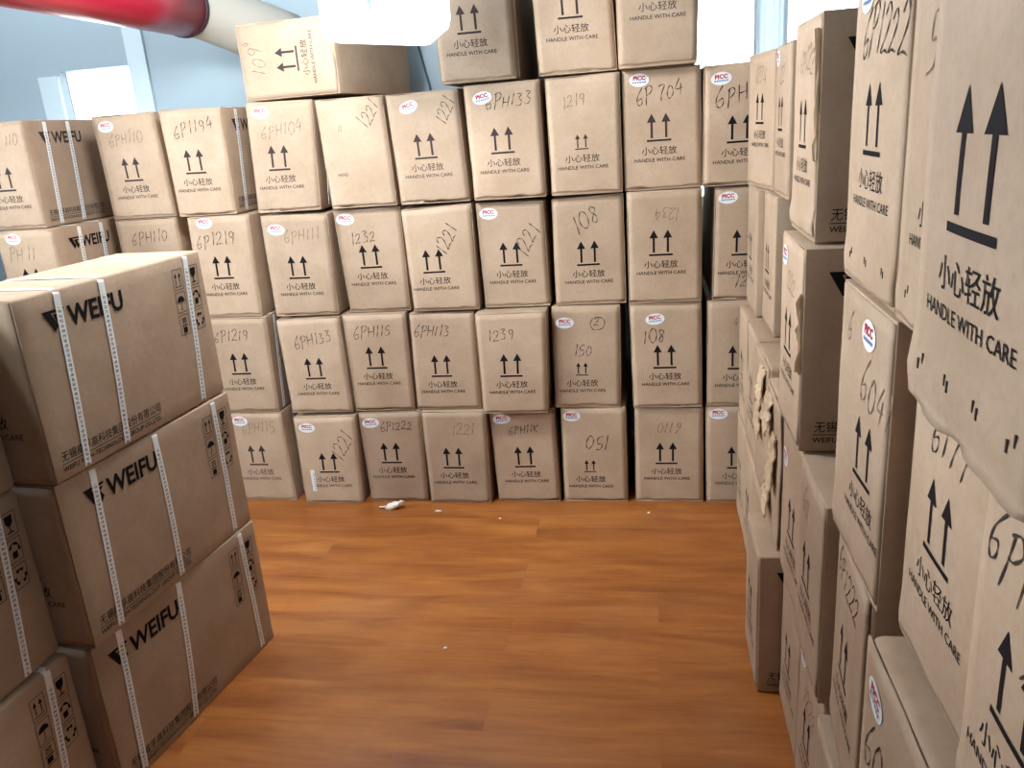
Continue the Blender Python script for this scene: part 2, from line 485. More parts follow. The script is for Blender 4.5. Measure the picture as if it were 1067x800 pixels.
class Form:
    """shape of one carton: a slightly bulged, crumpled box whose front corners are pulled a little"""
    def __init__(s, w, h, L, seed, dx, dz, bulge, lip, rad, rough):
        s.w, s.h, s.L, s.seed, s.dx, s.dz, s.bulge, s.lip, s.rad, s.rough = w, h, L, seed, dx, dz, bulge, lip, rad, rough
    def nz(s, a, b, c, f):
        return noise.noise(Vector((a * f + s.seed * 3.7, b * f + s.seed * 1.3, c * f - s.seed)))
    def out(s, u, v, face):
        b = s.bulge * math.sin(math.pi * min(max(u, 0), 1)) * math.sin(math.pi * min(max(v, 0), 1))
        b += s.rough * 0.0013 * s.nz(u, v, face * 5.1, 3.0)
        if face == 0 and v < 0.2:
            e = math.exp(-((v - 0.075) / 0.045) ** 2)
            b += s.lip * e * (0.75 + 0.45 * s.nz(u * s.w / .257, 0.3, 8, 9.0))
        return b
    def warp(s, p):
        x, y, z = p
        u, v, d = x / s.w, z / s.h, 1 - min(max(y / s.L, 0), 1)
        a, b, c, e = s.dx
        x += (1 - v) * ((1 - u) * c + u * e) + v * ((1 - u) * a + u * b)
        z += v * ((1 - u) * s.dz[0] + u * s.dz[1]) * d
        return Vector((x, y, z))
    def front(s, x, z, off=0.0):
        return s.warp((x, -s.out(x / s.w, z / s.h, 0) - off, z))
    def side(s, y, z, off=0.0):
        return s.warp((s.w + s.out(y / s.L, z / s.h, 1) + off, y, z))
    def skin(s, p, n):
        """body point p on the plain box, n its main outward axis"""
        x, y, z = p
        ax = max(range(3), key=lambda i: abs(n[i]))
        if ax == 1:
            u, v, f = x / s.w, z / s.h, 0 if n[1] < 0 else 3
        elif ax == 0:
            u, v, f = y / s.L, z / s.h, 1 if n[0] > 0 else 4
        else:
            u, v, f = x / s.w, y / s.L, 2 if n[2] > 0 else 5
        k = s.out(u, v, f) if f != 5 else 0
        if f == 2:
            k = -0.4 * abs(k)
        if f in (3, 4):
            k = min(k, 0.0005)
        if f == 0:
            k -= 0.0032
        return s.warp((x + n[0] * k, y + n[1] * k, z + n[2] * k))

def axis(Ln, r, n):
    a = [0, r * .35, r]
    a += [r + (Ln - 2 * r) * i / n for i in range(1, n)]
    return a + [Ln - r, Ln - r * .35, Ln]

def body_bm(f):
    bm = bmesh.new()
    r = f.rad
    X, Y, Z = axis(f.w, r, 5), axis(f.L, r, 18), axis(f.h, r, 12)
    cache = {}
    def V(i, j, k):
        key = (i, j, k)
        if key not in cache:
            p = Vector((X[i], Y[j], Z[k]))
            inn = Vector((min(max(p.x, r), f.w - r), min(max(p.y, r), f.L - r), min(max(p.z, r), f.h - r)))
            d = p - inn
            n = d.normalized()
            cache[key] = bm.verts.new(f.skin(inn + n * r, n))
        return cache[key]
    I, J, K = len(X) - 1, len(Y) - 1, len(Z) - 1
    def face(a):
        bm.faces.new(a)
    for i in range(I):
        for k in range(K):
            face([V(i, 0, k), V(i + 1, 0, k), V(i + 1, 0, k + 1), V(i, 0, k + 1)])
            face([V(i, J, k), V(i, J, k + 1), V(i + 1, J, k + 1), V(i + 1, J, k)])
    for j in range(J):
        for k in range(K):
            face([V(0, j, k), V(0, j, k + 1), V(0, j + 1, k + 1), V(0, j + 1, k)])
            face([V(I, j, k), V(I, j + 1, k), V(I, j + 1, k + 1), V(I, j, k + 1)])
    for i in range(I):
        for j in range(J):
            face([V(i, j, 0), V(i, j + 1, 0), V(i + 1, j + 1, 0), V(i + 1, j, 0)])
            face([V(i, j, K), V(i + 1, j, K), V(i + 1, j + 1, K), V(i, j + 1, K)])
    return bm

def flap_bm(f, hang=0.0):
    """outer end flap: a sheet of board over the end of the box, wavy at its stapled lower edge"""
    bm = bmesh.new()
    nx, nzn = 14, 22
    x0, x1, t = 0.004, f.w - 0.004, 0.0034
    g = {}
    for i in range(nx + 1):
        u = i / nx
        low = 0.010 + 0.006 * f.nz(u * 2, 3.3, 1, 3.0) - hang * (0.85 + 0.25 * f.nz(u, 9.1, 2, 4.0))
        top = f.h - 0.005
        for k in range(nzn + 1):
            v = (k / nzn) ** 1.35
            x, z = x0 + (x1 - x0) * u, low + (top - low) * v
            zz = max(z, 0.0)
            p = f.front(x, zz); p.z += z - zz
            if z < zz: p.y -= 0.004
            q = p.copy(); q.y += t
            g[i, k, 0], g[i, k, 1] = bm.verts.new(p), bm.verts.new(q)
    for i in range(nx):
        for k in range(nzn):
            bm.faces.new([g[i, k, 0], g[i + 1, k, 0], g[i + 1, k + 1, 0], g[i, k + 1, 0]])
    for i in range(nx):
        bm.faces.new([g[i, 0, 1], g[i + 1, 0, 1], g[i + 1, 0, 0], g[i, 0, 0]])
        bm.faces.new([g[i, nzn, 0], g[i + 1, nzn, 0], g[i + 1, nzn, 1], g[i, nzn, 1]])
    for k in range(nzn):
        bm.faces.new([g[0, k, 1], g[0, k, 0], g[0, k + 1, 0], g[0, k + 1, 1]])
        bm.faces.new([g[nx, k, 0], g[nx, k, 1], g[nx, k + 1, 1], g[nx, k + 1, 0]])
    return bm

def put(name, fl, f, where, m, parent, off=0.0006):
    """lay a flat drawing on the front or the long side of a carton"""
    bm = bmesh.new()
    fn = f.front if where == 'front' else f.side
    if where == 'side':
        vs = [bm.verts.new(fn(a + 0.06 * (b - f.h / 2), b, off + 0.0004)) for a, b in fl.v]
    else:
        vs = [bm.verts.new(fn(a, b, off)) for a, b in fl.v]
    for q in fl.f:
        try:
            bm.faces.new([vs[i] for i in q])
        except ValueError:
            pass
    return obj(name, bm, m, parent)

def strap_bm(f, s, wd=0.0185):
    bm = bmesh.new()
    w_, h_, r = f.w, f.h, max(f.rad, 0.012)
    out = []
    def arc(cx, cz, a0):
        for i in range(6):
            a = a0 + math.pi / 2 * i / 5
            out.append((cx + r * math.cos(a), cz + r * math.sin(a), math.cos(a), math.sin(a)))
    arc(w_ - r, r, -math.pi / 2)
    out += [(w_, r + (h_ - 2 * r) * k / 8, 1, 0) for k in range(1, 8)]
    arc(w_ - r, h_ - r, 0)
    out += [(w_ - r - (w_ - 2 * r) * k / 4, h_, 0, 1) for k in range(1, 4)]
    arc(r, h_ - r, math.pi / 2)
    arc(r, r, math.pi)
    ring = []
    for x, z, nx, nz_ in out:
        y = s
        k = f.out(y / f.L, z / h_, 1) if nx > .9 else 0.0
        if nx < -.5 or nz_ < -.5:
            k = -0.0024
        row = []
        for dy, o_ in ((-wd / 2, 0.0002), (-wd / 2, 0.0016), (wd / 2, 0.0016), (wd / 2, 0.0002)):
            row.append(bm.verts.new(f.warp((x + nx * (k + o_), y + dy, z + nz_ * (k + o_))) - Vector((0, s, h_ / 2))))
        ring.append(row)
    n = len(ring)
    for i in range(n):
        a, b = ring[i], ring[(i + 1) % n]
        for k in range(3):
            bm.faces.new((a[k], a[k + 1], b[k + 1], b[k]))
    return bm

def arrows_flat(cx, zt, k=1.0):
    fl = Flat()
    for sx in (-1, 1):
        x = cx + sx * 0.0245 * k
        fl.poly([(x - .0155 * k, zt - .0285 * k), (x + .0155 * k, zt - .0285 * k), (x, zt)])
        fl.rect(x - .0038 * k, zt - .079 * k, x + .0038 * k, zt - .0285 * k)
    fl.rect(cx - .0415 * k, zt - .091 * k, cx + .0415 * k, zt - .0845 * k)
    return fl

def pictograms():
    t = 0.0014
    every = []
    for ci, y0 in enumerate((0.490, 0.557)):
        for ri in range(3):
            z1 = 0.362 - ri * 0.058; z0 = z1 - 0.052; y1 = y0 + 0.040
            fl = Flat(); every.append(fl)
            fl.frame(y0, z0, y1, z1, t)
            c, m = (y0 + y1) / 2, (z0 + z1) / 2
            if (ci, ri) == (0, 0):
                for d in (-.008, .008):
                    fl.poly([(c + d - .005, m + .006), (c + d + .005, m + .006), (c + d, m + .018)])
                    fl.rect(c + d - .0012, m - .014, c + d + .0012, m + .006)
                fl.rect(c - .014, m - .019, c + .014, m - .017)
            elif (ci, ri) == (1, 0):
                fl.poly([(c - .011, m + .019), (c - .010, m + .004), (c - .004, m - .004), (c + .004, m - .004), (c + .010, m + .004), (c + .011, m + .019)])
                fl.rect(c - .0015, m - .017, c + .0015, m - .004); fl.rect(c - .009, m - .019, c + .009, m - .016)
            elif (ci, ri) == (0, 1):
                fl.poly([(c + .015 * math.cos(a * math.pi / 10), m + .001 + .015 * math.sin(a * math.pi / 10)) for a in range(11)])
                fl.rect(c - .001, m - .018, c + .001, m + .001); fl.rect(c - .006, m - .019, c + .001, m - .017)
            elif (ci, ri) == (1, 1):
                fl.rect(c - .008, m - .017, c + .006, m - .002)
                fl.stroke([(c - .013, m + .006), (c - .004, m + .016), (c + .010, m + .010), (c + .013, m - .004)], .006)
            elif (ci, ri) == (0, 2):
                fl.rect(c - .008, m - .02, c + .008, m - .006); fl.frame(c - .008, m + .004, c + .008, m + .018, .0016)
                fl.stroke([(c - .006, m + .016), (c + .006, m + .006)], .002); fl.stroke([(c + .006, m + .016), (c - .006, m + .006)], .002)
                fl.rect(c - .012, m - .003, c + .012, m)
            else:
                for a in (90, 210, 330):
                    p = [(c + .015 * math.cos(R(a + d)), m - .001 + .015 * math.sin(R(a + d))) for d in (-38, 0, 38)]
                    fl.stroke(p, .0075)
    return every

_cnt = [0]
def carton(label, loc, yaw=0.0, w=CW, h=CH, L=CL, dx=(0, 0, 0, 0), dz=(0, 0), group=None, arrows=None, ink=None,
           caption=True, pen=(), sticker=None, side=False, straps=(), bulge=0.0022, lip=0.0012, rad=0.0032, rough=1.0,
           hang=0.0, staples=0, tilt=None, bare=False, brand=0.0):
    _cnt[0] += 1
    seed = _cnt[0] * 1.618
    f = Form(w, h, L, seed, dx, dz, bulge, lip, rad, rough)
    t = thing('cardboard_carton', label, 'box', loc, yaw, group)
    if tilt:
        t.rotation_euler = tilt
    obj('carton_body', body_bm(f), KRAFT, t, True)
    if not bare:
        obj('end_flap', flap_bm(f, hang), KRAFT, t, True)
    ink = ink or INK
    kx, kz = w / CW, h / CH
    if arrows is not None:
        k, ax, zt = arrows
        put('arrow_print', arrows_flat(ax * kx, zt * kz, k), f, 'front', ink, t)
        zl = zt - 0.091 * k
        if caption:
            fl = Flat()
            fl.text('小心轻放', ax * kx - .059, zl * kz - .0435, ax * kx + .059, zl * kz - .0165)
            fl.text('HANDLE WITH CARE', ax * kx - .086, zl * kz - .067, ax * kx + .088, zl * kz - .0545, 0.004)
            put('caution_lettering', fl, f, 'front', ink, t)
    for n, q in enumerate(pen):
        s, cx, cz, hh, rot, soft = q
        fl = script(Flat(), s, cx * kx, cz * kz, hh, rot, 0.0034 if hh > .05 else 0.0028, int(seed * 10) + n)
        put('handwritten_marking', fl, f, 'front', PEN_SOFT if soft else PEN, t, 0.0008)
    if sticker:
        cx, cz, rot = sticker
        c, s_ = math.cos(R(rot)), math.sin(R(rot))
        def turn(fl):
            fl.v = [(cx + a * c - b * s_, cz + a * s_ + b * c) for a, b in fl.v]; return fl
        st = put('round_sticker', turn(Flat().disc(0, 0, .034, .021)), f, 'front', STICK, t, 0.0011)
        fl = Flat().text('PICC', -.021, -.001, .021, .0135, 0.045)
        put('sticker_lettering', turn(fl), f, 'front', RED_INK, st, 0.0016)
        fl = Flat()
        for i in range(6):
            fl.rect(-.023 + i * .008, -.0095, -.0175 + i * .008, -.0045)
        put('sticker_print', turn(fl), f, 'front', BLUE_INK, st, 0.0016)
    if side:
        fl = Flat()
        lx, lz, lw, lh = 0.060 + brand, 0.308, 0.062, 0.046
        for P in ([(0, 1), (1, 1), (.95, .87), (.38, .87), (.63, .26), (.46, 0)], [(.47, .79), (.92, .79), (.86, .65), (.76, .65), (.93, .26), (.76, 0), (.70, .14)]):
            fl.poly([(lx + a * lw, lz + b * lh) for a, b in P])
        put('brand_logo', fl, f, 'side', ink, t)
        put('brand_lettering', Flat().text('WEIFU', 0.128 + brand, 0.309, 0.298 + brand, 0.354, 0.028), f, 'side', ink, t)
        fl = Flat().text('无锡威孚高科技集团股份有限公司', 0.038, 0.040, 0.364, 0.063, 0.004)
        fl.rect(0.036, 0.0345, 0.364, 0.0362)
        fl.text('WEIFU HIGH-TECHNOLOGY GROUP CO.,LTD.', 0.037, 0.017, 0.362, 0.030, 0.012)
        put('company_lettering', fl, f, 'side', ink, t)
        for fl in (pictograms() if len(straps) == 3 and group == G6 or group == G7 else ()):
            put('pictogram_print', fl, f, 'side', ink, t)
    for s in straps:
        s, slant = s if isinstance(s, tuple) else (s, 0.026)
        o = obj('packing_strap', strap_bm(f, s), STRAP, t)
        o.location = (0, s, h / 2); o.rotation_euler.x = -math.atan2(slant, h)
    for i in range(staples):
        u = (i + .6) / (staples + .2)
        bm = bmesh.new()
        for dxx in (-.004, .004):
            a = f.front(u * w + dxx, 0.040 + 0.003 * math.sin(i * 2.1 + dxx * 400), 0.0006)
            box(bm, a.x - .0011, a.x + .0011, a.y - .0003, a.y + .0006, a.z - .0045, a.z + .0045)
        obj('staple', bm, STAPLE, t)
    return t, f

STD = (1.0, 0.119, 0.254)      # usual place of the arrows
LOW = (0.56, 0.110, 0.180)     # the smaller arrows, lower on the end
TL_ST = (0.048, 0.363, 0)

# ------------------------------------------------------------------ the back stack: ends facing the aisle
# row, [x of the four front corners: top left, top right, bottom left, bottom right], top heights, front distance
G = ('cartons on the floor of the back stack', 'cartons in the second row of the back stack', 'cartons in the third row of the back stack',
     'cartons in the fourth row of the back stack', 'cartons on top of the back stack')
Y0 = 2.945
def back(row, xs, tops, label, Y=Y0, **kw):
    xs = [x * Y / Y0 for x in xs]
    x0, x1 = xs[2], xs[3]
    w_ = x1 - x0
    dx = (xs[0] - x0, xs[1] - x1, 0, 0)
    dz = tuple(min(0.0, max(-0.016, tt - CH - .001)) for tt in tops)
    return carton(label, (x0, Y, row * 0.4), w=w_, dx=dx, dz=dz, group=G[row], **kw)

# floor row
back(0, (-1.765, -1.507, -1.755, -1.499), (.40, .404), 'carton on the floor beside the strapped stack, its sticker half hidden behind that stack', 2.955, arrows=STD, ink=INK_SOFT,
     pen=[('6PH115', .145, .33, .045, 4, 1)], sticker=(.07, .36, 0), straps=(.10,))
t, f = back(0, (-1.458, -1.192, -1.459, -1.204), (.381, .388), 'floor carton with a narrow white barcode strip and a pen scrawl beside its arrows', 2.93, arrows=(1.0, .125, .235),
     pen=[('1221', .19, .265, .062, 58, 0)], sticker=(.052, .35, -3))
fl = Flat().rect(.040, .058, .058, .158); lab = put('barcode_label', fl, f, 'front', STICK, t, 0.0011)
fl = Flat()
for i in range(22):
    if i % 3 != 2: fl.rect(.050, .066 + i * .0038, .0565, .066 + i * .0038 + (.0012 if i % 2 else .0022))
put('barcode_print', fl, f, 'front', INK_SOFT, lab, 0.0016)
back(0, (-1.178, -.914, -1.167, -.924), (.392, .398), 'floor carton behind the white scrap, clear 6P1222 pen mark beside its sticker', 2.95, arrows=(1.0, .115, .265),
     pen=[('6P1222', .150, .335, .036, 5, 0)], sticker=(.045, .352, 4))
back(0, (-.914, -.652, -.912, -.661), (.398, .398), 'plain floor carton without a sticker, one faint pencilled number above its arrows', 2.938, arrows=(1.0, .112, .245),
     pen=[('1221', .16, .32, .045, 3, 1)])
back(0, (-.638, -.384, -.628, -.378), (.385, .397), 'floor carton marked 6PH11K in pen, sticker in its top corner', 2.955, arrows=(1.0, .125, .245),
     pen=[('6PH11K', .13, .317, .036, 2, 0)], sticker=(.046, .366, 3))
back(0, (-.357, -.110, -.361, -.111), (.400, .399), 'floor carton with small low arrows and 150 written upside down in pen', 2.958, arrows=LOW,
     pen=[('150', .145, .255, .06, 180, 0)], sticker=(.042, .363, 0))
back(0, (-.076, .178, -.080, .178), (.392, .395), 'floor carton with bold black print and faint upside down pencil strokes, no sticker', 2.960, arrows=STD,
     pen=[('6110', .13, .312, .045, 178, 1)])
back(0, (.187, .445, .191, .447), (.401, .40), 'floor carton half hidden behind the aisle stack, sticker in its top corner', 2.955, arrows=(1.0, .118, .235), sticker=(.046, .366, 0), side=False)

# second row
back(1, (-1.765, -1.505, -1.768, -1.511), (.40, .402), 'carton marked 6P1219 standing directly on the half hidden floor carton beside the strapped stack', 2.955, arrows=STD, ink=INK,
     pen=[('6P1219', .10, .325, .045, 3, 0)], straps=(.06,))
back(1, (-1.463, -1.201, -1.454, -1.196), (.387, .394), 'carton marked 6PH133 in sloping pen standing on the carton with the barcode strip', 2.938, arrows=(1.0, .125, .235),
     pen=[('6PH133', .135, .31, .046, 12, 0)])
back(1, (-1.189, -.933, -1.183, -.937), (.397, .400), 'carton marked 6PH115 in bold pen with a dark stain below its caution print', 2.95, arrows=(1.0, .118, .267),
     pen=[('6PH115', .115, .325, .046, 3, 0)])
back(1, (-.919, -.667, -.927, -.668), (.392, .390), 'carton marked 6PH113 in the second row, beside the one marked 1239', 2.955, arrows=(1.0, .112, .228),
     pen=[('6PH113', .085, .325, .044, -4, 0)])
back(1, (-.663, -.392, -.662, -.407), (.393, .396), 'carton marked 1239 that juts forward over the floor carton below', 2.895, arrows=(1.0, .122, .240),
     pen=[('1239', .09, .315, .044, 8, 0)])
back(1, (-.371, -.118, -.377, -.127), (.400, .395), 'carton with a circled pen 2 and 150 above small low arrows', 2.955, arrows=LOW,
     pen=[('150', .115, .225, .042, 0, 0), ('2', .168, .335, .032, 0, 0), ('O', .158, .335, .05, -4, 0)], sticker=(.048, .335, 0))
back(1, (-.085, .172, -.079, .175), (.399, .396), 'carton marked 108 across its arrows, sticker above the number, second row', 2.94, arrows=(1.0, .122, .245),
     pen=[('108', .085, .28, .055, 8, 0)], sticker=(.09, .342, 6))
back(1, (.193, .447, .191, .449), (.399, .40), 'second row carton half hidden behind the aisle stack, only faint pen strokes', 2.95, arrows=(1.0, .115, .232),
     pen=[('4', .10, .315, .03, 0, 1), ('4', .12, .30, .03, 0, 1)])

# third row
back(2, (-2.064, -1.801, -2.064, -1.801), (.40, .40), 'carton marked 6PH110 mostly hidden behind the big strapped carton, third row', 3.05, arrows=STD,
     pen=[('6PH110', .13, .325, .05, 3, 0)], side=True)
back(2, (-1.759, -1.505, -1.765, -1.516), (.402, .396), 'carton marked 6P1219 with a sticker, third row beside the strapped stack', 2.97, arrows=(1.0, .118, .245),
     pen=[('6P1219', .105, .31, .05, 6, 0)], sticker=(.068, .373, 0))
back(2, (-1.459, -1.193, -1.457, -1.199), (.390, .385), 'carton marked 6PH111 in faint pen with a sticker, third row', 2.945, arrows=(1.0, .120, .240),
     pen=[('6PH111', .15, .32, .046, 6, 1)], sticker=(.055, .343, -2))
back(2, (-1.167, -.908, -1.151, -.909), (.390, .394), 'carton marked 1232 with a vertical crease through its print', 2.97, arrows=(1.0, .118, .263),
     pen=[('1232', .10, .29, .044, 8, 0)], sticker=(.040, .363, -4))
back(2, (-.906, -.640, -.896, -.641), (.380, .393), 'smudged carton without a sticker, pen scrawl running up beside its arrows, third row', 2.945, arrows=(1.0, .098, .240),
     pen=[('1221', .155, .275, .056, 62, 0)])
back(2, (-.624, -.378, -.618, -.373), (.388, .385), 'carton with a sticker and a pen scrawl climbing across its arrows, third row', 2.965, arrows=(1.0, .118, .250),
     pen=[('1221', .185, .255, .062, 62, 0)], sticker=(.045, .358, 0))
back(2, (-.348, -.095, -.352, -.095), (.385, .395), 'carton marked 108 in large slanting pen without a sticker', 2.965, arrows=(1.0, .125, .238),
     pen=[('108', .120, .315, .07, 30, 0)])
back(2, (-.083, .174, -.085, .172), (.398, .400), 'third row carton with an upside down faint pencilled number and no sticker', 2.945, arrows=(1.0, .116, .262),
     pen=[('1234', .14, .318, .04, 180, 1)])
back(2, (.219, .465, .210, .462), (.394, .396), 'third row carton half hidden behind the aisle stack, 12 penned near its bottom edge', 2.955, arrows=(1.0, .105, .250),
     pen=[('12', .10, .07, .05, -3, 0)], sticker=(.045, .362, 2))

# fourth row
back(3, (-2.070, -1.813, -2.064, -1.798), (.399, .398), 'carton marked 6PH110 with a sticker in front of the bright little window, fourth row', 3.05, arrows=(1.0, .118, .235), ink=INK_SOFT,
     pen=[('6PH110', .12, .31, .046, 3, 1)], sticker=(.055, .355, 4))
back(3, (-1.793, -1.544, -1.787, -1.549), (.399, .391), 'carton marked 6P1194 showing its dark strapped side', 2.99, arrows=(1.0, .112, .250), ink=INK_SOFT,
     pen=[('6P1194', .13, .33, .05, 10, 0)], side=True, straps=(.10,))
back(3, (-1.446, -1.190, -1.462, -1.212), (.396, .390), 'carton with a sticker and a nearly invisible number directly under the sideways carton', 2.95, arrows=(1.0, .108, .243), ink=INK_SOFT,
     pen=[('6PH104', .13, .30, .046, 5, 1)], sticker=(.054, .36, 2), straps=(.10,))
t, f = back(3, (-1.180, -.928, -1.167, -.915), (.385, .385), 'blank pale carton without arrows, one pen scrawl in its upper corner', 2.945, pen=[('1221', .195, .335, .05, 55, 0), ('11', .08, .29, .02, 0, 1)])
put('caution_lettering', Flat().text('HAND', .045, .118, .085, .130, .004), f, 'front', INK_SOFT, t)
back(3, (-.916, -.656, -.900, -.642), (.381, .386), 'carton with a tilted sticker and 1221 running up its top corner', 2.94, arrows=(1.0, .118, .253), ink=INK_SOFT,
     pen=[('1221', .205, .325, .046, 62, 0)], sticker=(.078, .348, 18))
back(3, (-.633, -.368, -.626, -.366), (.390, .393), 'carton marked 6PH133 in pen beside its sticker, fourth row', 2.935, arrows=(1.0, .118, .250), ink=INK_SOFT,
     pen=[('6PH133', .15, .338, .046, 0, 0)], sticker=(.062, .352, 10))
back(3, (-.348, -.095, -.345, -.096), (.392, .395), 'fourth row carton with small low arrows and a faint slanting number', 2.94, arrows=(.56, .118, .205), ink=INK_SOFT,
     pen=[('1219', .095, .318, .04, 10, 1)])
back(3, (-.087, .170, -.088, .175), (.398, .400), 'carton marked 6P704 with a sticker, fourth row under the top box by the window', 2.955, arrows=(1.0, .118, .252), ink=INK_SOFT,
     pen=[('6P 704', .12, .318, .048, 10, 0)], sticker=(.058, .362, 0))
back(3, (.182, .438, .177, .436), (.390, .395), 'fourth row carton marked 6PH1 in front of the bright wide window', 2.945, arrows=(1.0, .118, .232),
     pen=[('6PH1', .10, .30, .06, 10, 0)], sticker=(.056, .352, 2))

# top row
back(4, (-.722, -.455, -.709, -.444), (.40, .40), 'top carton beside the hanging lamp, its sticker-free end lit bright', 2.945, arrows=(1.0, .115, .245), ink=INK_SOFT, straps=(.09,))
back(4, (-.378, -.118, -.366, -.102), (.40, .40), 'middle one of the three upright cartons on top of the back stack', 2.945, arrows=(1.0, .118, .262), ink=INK_SOFT)
back(4, (-.100, .170, -.098, .159), (.40, .40), 'top carton by the wide window with a crinkled lower edge', 2.90, arrows=(1.0, .130, .300), ink=INK_SOFT, lip=.006)
# lying on its side: turned a quarter about its own length
a = R(-8)
t, f = carton('carton lying on its side on the fourth row, arrows pointing sideways, pencilled 109', (0, 0, 0), w=.257, h=.385, group=G[4], arrows=(1.0, .128, .245), ink=INK_SOFT,
              pen=[('109', .13, .325, .06, 0, 1), ('4', .19, .36, .03, 0, 1)], straps=(.045, .20, .5))
t.rotation_euler = Matrix.Rotation(a, 3, 'Z').to_4x4().to_euler()
m = Matrix.Rotation(a, 4, 'Z') @ Matrix.Rotation(R(-90), 4, 'Y')
t.rotation_euler = m.to_euler()
t.location = (-1.073, 2.925, 1.600)

# two cartons at the far left, nearer than the row behind them
G5 = 'cartons at the corner beyond the strapped stack'
carton('strapped carton at the picture edge showing its end and its logo side, topmost there', (-2.565, 2.88, 1.2), R(-1), group=G5, arrows=(1.0, .122, .235), ink=INK_SOFT,
       pen=[('110', .19, .33, .04, 0, 1)], side=True, straps=(.10, .232, .545))
carton('carton with sticker under the topmost corner carton, logo on its strapped side', (-2.495, 2.82, 0.8), R(-2), group=G5, pen=[('PH 11', .10, .31, .05, 0, 1)],
       sticker=(.075, .368, 0), arrows=STD, side=True, straps=(.13, .26, .55))
for lv, lab in ((0, 'bare carton on the floor at the bottom of the corner pile'), (1, 'bare carton one up from the floor in the corner pile')):
    carton(lab, (-2.49, 2.82, .4 * lv), R(-2), group=G5, bare=True)
    carton(lab.replace('corner pile', 'column hidden by the strapped stack'), (-2.135, 3.05, .4 * lv), 0, group=G[lv], bare=True)

# ------------------------------------------------------------------ strapped stack on the left: long printed sides face the aisle
G6, G7 = 'strapped cartons stacked along the aisle', 'strapped cartons at the near edge of the aisle'
def strapped(label, near, far, z, group, **kw):
    d = Vector(far) - Vector(near)
    yaw = math.atan2(-d.x, d.y)
    loc = Vector(near) - Vector((math.cos(yaw), math.sin(yaw))) * CW
    return carton(label, (loc.x, loc.y, z), yaw, group=group, side=True, arrows=(1.0, .119, .262), bulge=.004, **kw)
ST = ((.107, .026), (.238, .030), (.546, .036))
strapped('big strapped carton topping the near stack, pale top and whole logo side in view', (-1.235, 1.385), (-1.185, 2.015), .8, G6, straps=ST, h=.394, rad=.007)
strapped('strapped carton in the middle of the near stack, under the pale topped one', (-1.245, 1.385), (-1.178, 2.015), .4, G6, straps=((.097, .022), (.313, .006), (.553, .004)))
strapped('strapped carton on the floor at the bottom of the near stack', (-1.262, 1.385), (-1.172, 2.010), 0, G6, straps=((.076, .020), (.278, .040), (.565, -.012)), brand=-.028)
strapped('blank carton corner at the picture edge beside the big pale topped carton', (-1.33, .752), (-1.325, 1.376), .8, G7, rad=.012)
strapped('dim strapped carton under the blank corner at the picture edge, pictograms in view', (-1.335, .750), (-1.327, 1.376), .4, G7, straps=ST, rad=.010)
strapped('dark strapped carton on the floor at the lower picture corner', (-1.335, .748), (-1.312, 1.374), 0, G7, straps=ST, rad=.010)

# ------------------------------------------------------------------ right side: ends face the aisle, seen edgewise
H = [f'cartons in the {n} of the aisle wall' for n in ('floor row', 'second row', 'third row', 'top row')]
def right(label, x, near, far, z, row, skew=0.0, **kw):
    wd = far - near
    yaw = R(-90) + math.atan2(skew, wd)
    kw.setdefault('arrows', STD)
    kw.setdefault('bulge', .004)
    kw.setdefault('lip', .002)
    kw.setdefault('brand', -.026)
    return carton(label, (x, far, z), yaw, w=wd, group=H[row], **kw)
Z2, Z3 = .8, 1.2
# floor row
right('floor carton under the first crushed carton next to the back stack', .300, 2.665, 2.91, 0, 0)
right('floor carton third from the back stack along the aisle wall', .298, 2.385, 2.655, 0, 0)
right('floor carton just beyond the one that juts into the aisle', .292, 2.115, 2.375, 0, 0)
right('floor carton jutting out into the aisle with its bare top and logo side in view', .245, 1.848, 2.095, 0, 0, side=True, rad=.005)
right('floor carton with its narrow end just this side of the jutting carton', .303, 1.585, 1.840, 0, 0)
right('floor carton with a sticker below the carton with the pale bare top', .300, 1.318, 1.578, 0, 0, sticker=(.045, .345, 0), pen=[('1222', .13, .28, .05, 0, 1)])
right('floor carton showing only a pale top corner at the bottom picture edge', .279, 1.035, 1.290, 0, 0)
right('bare floor carton under the near aisle boxes, beyond the picture edge', .27, .70, .965, 0, 0, bare=True, arrows=None)
right('bare floor carton nearest the camera in the aisle wall', .28, .44, .690, 0, 0, bare=True, arrows=None)
# second row
right('worn second row carton touching the back stack, corner crushed', .302, 2.660, 2.90, .4, 1, rough=2.5, rad=.010)
right('second row carton with a bare pale top beside the torn one', .303, 2.392, 2.652, .4, 1, rough=2.0)
t2 = right('torn second row carton with ragged board hanging off its end', .297, 2.122, 2.385, .4, 1, rough=3.0, rad=.012, arrows=None)
t3 = right('crushed second row carton with a split top edge and torn end', .290, 1.852, 2.112, .4, 1, h=.380, rough=4.0, rad=.016, arrows=None)
right('second row carton with pen strokes under the strapless logo sided carton', .290, 1.556, 1.815, .4, 1, rough=1.5, sticker=(.05, .30, 0), arrows=(1.0, .15, .235))
right('second row carton with a flat pale top left bare, faint 60 in pen', .282, 1.312, 1.548, .4, 1, pen=[('60', .08, .33, .05, 0, 1)])
right('second row carton with a puckered top edge, marked 6P1222', (.300), 1.028, 1.288, .4, 1, skew=-.018, pen=[('6P1222', .11, .335, .05, -4, 0)], rad=.012)
right('carton with a sticker and large penned 60, its top jutting past the carton above', .266, .705, .965, .4, 1, sticker=(.062, .338, -8), pen=[('60', .070, .265, .07, 0, 0)], arrows=(1.0, .119, .19), rad=.018)
right('bare second row carton nearest the camera, beyond the picture edge', .30, .44, .695, .4, 1, bare=True, arrows=None)
